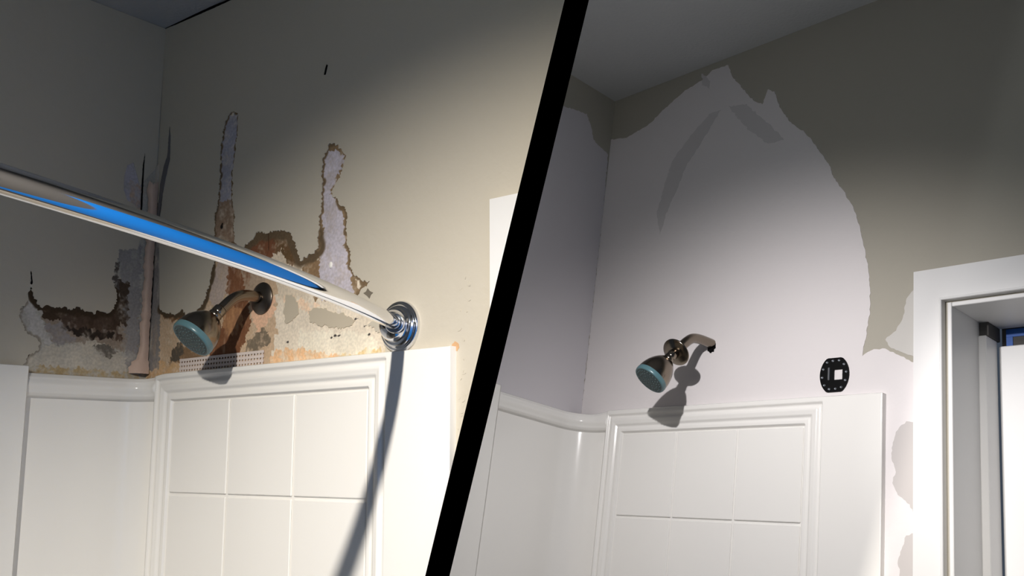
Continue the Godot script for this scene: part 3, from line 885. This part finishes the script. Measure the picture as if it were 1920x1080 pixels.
func left_details() -> void:
	# tape that covered the inside corner, bulging off it
	var o := thing("corner_tape", "pinkish torn drywall tape bulging down the inside corner", "tape", LEFT)
	var rows := []
	var rows2 := []
	for k in 70:
		var y := 0.004 + 0.380 * k / 69.0
		var w := 1.0 + 0.10 * sin(k * 0.5) + 0.35 * maxf(0.0, 1.0 - k / 9.0)
		var tear := rough.get_noise_2d(k * 60.0, 3.0) * 0.005 + 0.010 * smoothstep(8.0, 0.0, k)
		var zl: float = (0.019 + tear) * w
		var xr: float = (0.010 + tear * 0.6)
		var row := PackedVector3Array()
		for q in 9:
			var a := q / 8.0
			var bulge := sin(a * PI) * 0.0055
			var p := Vector3(0.0025, y, zl).lerp(Vector3(xr, y, 0.0030), a) + Vector3(bulge, 0, bulge * 0.8)
			p.y += 0.012 * rough.get_noise_2d(q * 90.0, 40.0) * smoothstep(60.0, 69.0, k)
			row.append(p)
		rows.append(row)
	var m := Mb.new()
	m.grid(rows, false, Vector3(1, 0, 1))
	part("tape_strip", m, grain(paint("tape paper", c8(206, 180, 164), 0.9, 0.0, 0.2), 0.05, 0.05, 8.0), o)
	# dark splits either side of it, and torn flaps above
	m = Mb.new()
	m.prism(torn(mm([37.7, 499.3, 42.2, 471.5, 44.2, 431.2, 37.3, 406.0, 26.2, 366.2, 19.2, 323.6, 19.8, 280.0, 14.1, 280.8, 11.5, 324.8, 15.6, 379.1, 24.8, 419.5, 35.9, 439.5, 36.3, 475.0]), 0.0008, 0.004, true), 0.0016, 0.0026, Transform3D.IDENTITY)
	part("split", m, paint("split grey", c8(112, 110, 112), 0.9, 0.0, 0.2), o, "dark ragged split right of the tape")
	m = Mb.new()
	m.prism(torn(mm([3.3, 239.0, 9.0, 238.2, 10.2, 152.4, 9.3, 89.1, 8.4, 26.5, 2.8, 26.8, 2.6, 100.2, 2.4, 174.6]), 0.0005, 0.004, true), 0.0016, 0.0024, Transform3D.IDENTITY)
	part("split", m, mats["crack"], o, "black gap right of the tape")
	m = Mb.new()
	m.prism(torn(mm([-30.9, 443.5, -31.4, 397.0, -30.2, 342.5, -30.4, 309.9, -32.7, 309.4, -33.9, 363.5, -34.0, 418.4]), 0.0005, 0.004, true), 0.0016, 0.0024, side_frame(Transform3D.IDENTITY))
	part("split", m, mats["crack"], o, "black gap left of the tape")
	m = Mb.new()
	m.prism(torn(mm([-7.4, 419.0, 9.0, 425.9, 8.7, 391.5, 2.6, 357.1, 10.1, 320.7, -1.4, 322.5]), 0.001, 0.004, true), 0.0018, 0.0044, Transform3D.IDENTITY)
	part("paper_flap", m, paint("flap paper", c8(196, 188, 178), 0.9, 0.0, 0.2), o)
	# strip of perforated tape stuck on above the surround
	var tape := thing("joint_tape", "narrow white perforated joint tape behind the shower head", "tape", LEFT * Transform3D(Basis.IDENTITY, Vector3(0, 0, 0.0016)))
	var a := Vector2(0.1153, 0.0118)
	var b := Vector2(0.3650, 0.0115)
	var along := (b - a).normalized()
	var tf := Transform3D(Basis(Vector3(along.x, along.y, 0), Vector3(-along.y, along.x, 0), Vector3(0, 0, 1)), Vector3(a.x, a.y, 0))
	var long := a.distance_to(b)
	m = Mb.new()
	for band in 4:
		var y := -0.0120 + band * 0.0080
		m.rbox(Vector3(0, y - 0.0024, 0), Vector3(long, y + 0.0024, 0.0008), 0.0002, tf)
		if band < 3:
			for q in 30:
				var x := long * (q + 0.5) / 30.0
				m.rbox(Vector3(x - 0.0019, y + 0.0024, 0), Vector3(x + 0.0019, y + 0.0056, 0.0007), 0.0001, tf)
	part("perforated_strip", m, paint("mesh tape", c8(214, 202, 196), 0.8, 0.0, 0.2), tape)
	# marks on the wall
	var g := thing("wall_gouge", "short dark slanted slit high on the painted end wall", "scratch", LEFT)
	m = Mb.new()
	m.prism(torn(mm([506.2, 507.8, 509.0, 505.1, 504.2, 489.9, 500.1, 490.0, 502.4, 500.1]), 0.0004, 0.003, true), 0.0014, 0.0020, Transform3D.IDENTITY)
	part("slit", m, mats["crack"], g)
	g = thing("wall_crack", "thin dark crooked crack on the dim side wall left of the mould", "scratch", LEFT)
	m = Mb.new()
	m.prism(torn(mm([-236.6, 174.4, -234.4, 170.8, -232.1, 153.7, -232.7, 149.8, -235.7, 151.3, -234.3, 157.3, -236.0, 166.7]), 0.0006, 0.003, true), 0.0014, 0.0020, side_frame(Transform3D.IDENTITY))
	part("crack_line", m, mats["crack"], g)
	g = thing("paint_chip", "small dark grey diamond of chipped paint left above the chrome flange", "paint chip", LEFT)
	m = Mb.new()
	m.prism(mm([608.6, 98.6, 614.6, 100.5, 618.1, 105.2, 623.0, 100.4, 630.3, 97.1, 625.6, 94.2, 622.2, 88.6, 617.2, 93.4]), 0.0014, 0.0022, Transform3D.IDENTITY)
	part("chip", m, paint("chip grey", c8(112, 104, 92), 0.9), g)
	g = thing("rust_spot", "small rusty brown spot at the surround's outer top corner", "stain", LEFT)
	m = Mb.new()
	m.prism(torn(mm([795.1, 2.0, 800.2, 7.8, 806.3, 4.2, 809.4, -2.2, 805.3, -6.5, 797.2, -5.1]), 0.001, 0.002, true), 0.0014, 0.0019, Transform3D.IDENTITY)
	part("spot", m, paint("rust", c8(196, 156, 116), 0.9), g)
	g = thing("plaster_crumbs", "rough dark-edged plaster crumbs down the wall right of the surround", "plaster", LEFT)
	m = Mb.new()
	for q in 26:
		var spot_at := Vector2(0.808 + 0.022 * rng.randf(), 0.10 - 0.24 * rng.randf())
		spot_at.x = minf(spot_at.x, slant_x(spot_at.y) - 0.02)
		var ang := rng.randf() * TAU
		var l := 0.0015 + 0.0035 * rng.randf()
		var poly := PackedVector2Array()
		for s in 7:
			var e := TAU * s / 7.0
			poly.append(spot_at + Vector2(cos(e) * l, sin(e) * l * 0.45).rotated(ang) * (0.7 + 0.5 * rng.randf()))
		m.prism(poly, 0.0014, 0.0014 + 0.0006 * rng.randf() + 0.0003, Transform3D.IDENTITY)
	var crumbs := part("crumb", m, mats["wall paint"], g)
	crumbs.set_meta("kind", "stuff")
	g = thing("wall_anchor", "small white plug in the scraped pale streak above the rod", "wall plug", LEFT * Transform3D(Basis.IDENTITY, Vector3(0.5292, 0.1541 , 0)))
	m = Mb.new()
	m.lathe([[0.0001, 0.0026], [0.0028, 0.0024], [0.0034, 0.0014], [0.0034, 0.0]], Transform3D(Basis(Vector3(1, 0, 0), Vector3(0, 0, 1), Vector3(0, -1.6, 0)), Vector3.ZERO), 14)
	part("plug_head", m, paint("plug white", c8(240, 238, 232), 0.5), g)
	# edge of the door casing
	var c := thing("trim_1", "white door casing edge touching the black divider, right of the peeling wall", "door trim", LEFT, "structure")
	m = Mb.new()
	m.prism(PackedVector2Array([Vector2(0.874, 0.008), Vector2(0.937, 0.204), Vector2(0.874, 0.204)]), 0.0, 0.012, Transform3D.IDENTITY)
	part("casing_board", m, mats["trim paint"], c)


func right_details() -> void:
	# door casing, jamb, stop, door
	var c := thing("trim_2", "white door casing with mitred corner around the door at far right", "door trim", RIGHT, "structure")
	var m := Mb.new()
	m.prism(mmS([861, -1250, 911, -1250, 911, 171, 861, 231]), 0.0, 0.014, Transform3D.IDENTITY)
	part("casing_side", m, mats["trim paint"], c)
	m = Mb.new()
	m.prism(mmS([861, 231, 911, 171, 1600, 171, 1600, 231]), 0.0, 0.0138, Transform3D.IDENTITY)
	part("casing_head", m, mats["trim paint"], c)
	m = Mb.new()
	m.rbox(Vector3(0.911, -1.25, 0.0) * S, Vector3(0.9155, 0.169, 0.0170) * S, 0.0015)
	part("bead", m, mats["trim paint"], c)
	m = Mb.new()
	m.rbox(Vector3(0.911, 0.1665, 0.0) * S, Vector3(1.60, 0.171, 0.0165) * S, 0.0015)
	part("bead", m, mats["trim paint"], c)
	var j := thing("trim_3", "white door jamb and stop lining the doorway at far right", "door trim", RIGHT, "structure")
	m = Mb.new()
	m.rbox(Vector3(0.9225, -1.25, -0.16) * S, Vector3(0.9300, 0.163, 0.0075) * S, 0.0012)
	part("jamb_side", m, mats["trim paint"], j)
	m = Mb.new()
	m.rbox(Vector3(0.930, 0.1550, -0.16) * S, Vector3(1.60, 0.163, 0.0060) * S, 0.0012)
	part("jamb_head", m, mats["trim paint"], j)
	m = Mb.new()
	m.rbox(Vector3(0.930, -1.25, -0.150) * S, Vector3(0.9445, 0.128, -0.102) * S, 0.0012)
	part("door_stop", m, mats["trim paint"], j)
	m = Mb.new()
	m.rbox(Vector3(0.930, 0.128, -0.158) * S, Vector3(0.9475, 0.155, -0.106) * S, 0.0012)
	part("corner_shade", m, paint("shadow gap", c8(70, 68, 66), 0.8), j, "dark block standing in for shade in the frame corner")  # shade under the frame head, put in as a dark solid
	var d := thing("door_1", "plain white door set back in the doorway at far right", "door", RIGHT, "structure")
	m = Mb.new()
	m.rbox(Vector3(0.9475, -1.25, -0.20) * S, Vector3(1.60, 0.118, -0.150) * S, 0.002)
	part("door_panel", m, mats["trim paint"], d)
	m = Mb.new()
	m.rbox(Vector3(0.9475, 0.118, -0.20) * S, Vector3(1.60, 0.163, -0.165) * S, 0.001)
	part("gap_shade", m, mats["shadow gap"], d, "dark panel standing in for the shaded gap above the door")  # shade of the open gap, put in as a dark panel
	var tape := thing("masking_tape", "strip of blue masking tape in the dark gap above the white door", "tape", RIGHT)
	m = Mb.new()
	m.rbox(Vector3(0.956, 0.139, -0.1648) * S, Vector3(1.60, 0.1545, -0.1636) * S, 0.0003)
	part("tape_strip", m, paint("blue tape", c8(20, 80, 160), 0.5), tape)
	m = Mb.new()
	m.rbox(Vector3(0.956, 0.119, -0.1648) * S, Vector3(0.968, 0.139, -0.1636) * S, 0.0003)
	part("tape_end", m, mats["blue tape"], tape)
	# black rod bracket, screwed where the rod was
	var bk := thing("rod_bracket", "black oval rod mounting plate with square hole above the surround corner", "bracket", RIGHT * Transform3D(Basis.IDENTITY, Vector3(0.6955, 0.0452, 0.0012 / S) * S))
	var outer := PackedVector2Array()
	var inner := PackedVector2Array()
	var sides := 48
	for q in sides:
		var a := TAU * (q + 0.5) / sides
		var p := Vector2(cos(a), sin(a))
		outer.append(Vector2(p.x * 0.0315, clampf(p.y * 0.0400, -0.0345, 0.0345)) * S)
		var w := 0.0092 / maxf(absf(p.x), absf(p.y) * 0.88)
		inner.append((p * w + Vector2(0.0085, 0.0000)) * S)
	m = Mb.new()
	var t0 := 0.0
	var t1 := 0.0030 * S
	for q in sides:
		var n := (q + 1) % sides
		var o0 := outer[q]
		var o1 := outer[n]
		var i0 := inner[q]
		var i1 := inner[n]
		m.quad(v3(o0, t1), v3(o1, t1), v3(i1, t1), v3(i0, t1), Vector3(0, 0, 1))
		m.quad(v3(o0, t0), v3(o1, t0), v3(o1, t1), v3(o0, t1), v3(o0, 0))
		m.quad(v3(i0, t0), v3(i1, t0), v3(i1, t1), v3(i0, t1), -v3(i0 - Vector2(0.0085, 0) * S, 0))
	part("plate", m, mats["black metal"], bk)
	for q in 12:
		var a := TAU * (q + 0.25) / 12.0
		m = Mb.new()
		var at := Vector3(cos(a) * 0.0262, clampf(sin(a) * 0.033, -0.0285, 0.0285), 0.0030) * S
		m.lathe([[0.0026 * S, 0.0], [0.0024 * S, 0.0008], [0.0016 * S, 0.0010], [0.0012 * S, 0.0002], [0.0001, 0.0001]], Transform3D(Basis(Vector3.RIGHT, Vector3(0, 0, 1), Vector3(0, -1, 0)), at), 14)
		part("screw_hole", m, paint("dull steel", c8(120, 124, 130), 0.35, 0.8), bk)
	m = Mb.new()
	m.rbox(Vector3(-0.0130, -0.0110, 0.0030) * S, Vector3(-0.0085, 0.0150, 0.0060) * S, 0.0012)
	part("spring_clip", m, mats["bright metal"], bk, "bright metal clip")
	var h := thing("pipe_hole", "dark rough hole where the bare shower arm enters the patched wall", "hole", RIGHT * Transform3D(Basis.IDENTITY, Vector3(0.389, 0.1375, 0.0013 / S) * S))
	m = Mb.new()
	var ring := PackedVector2Array()
	for q in 20:
		var a := TAU * q / 20.0
		ring.append(Vector2(cos(a) * 0.0115, sin(a) * 0.0155 - 0.002) * S * (1.0 + 0.12 * sin(q * 2.7)))
	m.prism(ring, 0.0, 0.0006, Transform3D.IDENTITY)
	part("hole_rim", m, mats["crack"], h)


func slant_x(y: float) -> float:
	return 0.8641 + 0.3214 * y


func mmS(a: Array) -> PackedVector2Array:
	var p := PackedVector2Array()
	for k in range(0, a.size(), 2):
		p.append(Vector2(a[k], a[k + 1]) * S / 1000.0)
	return p


func v3(p: Vector2, z: float) -> Vector3:
	return Vector3(p.x, p.y, z)
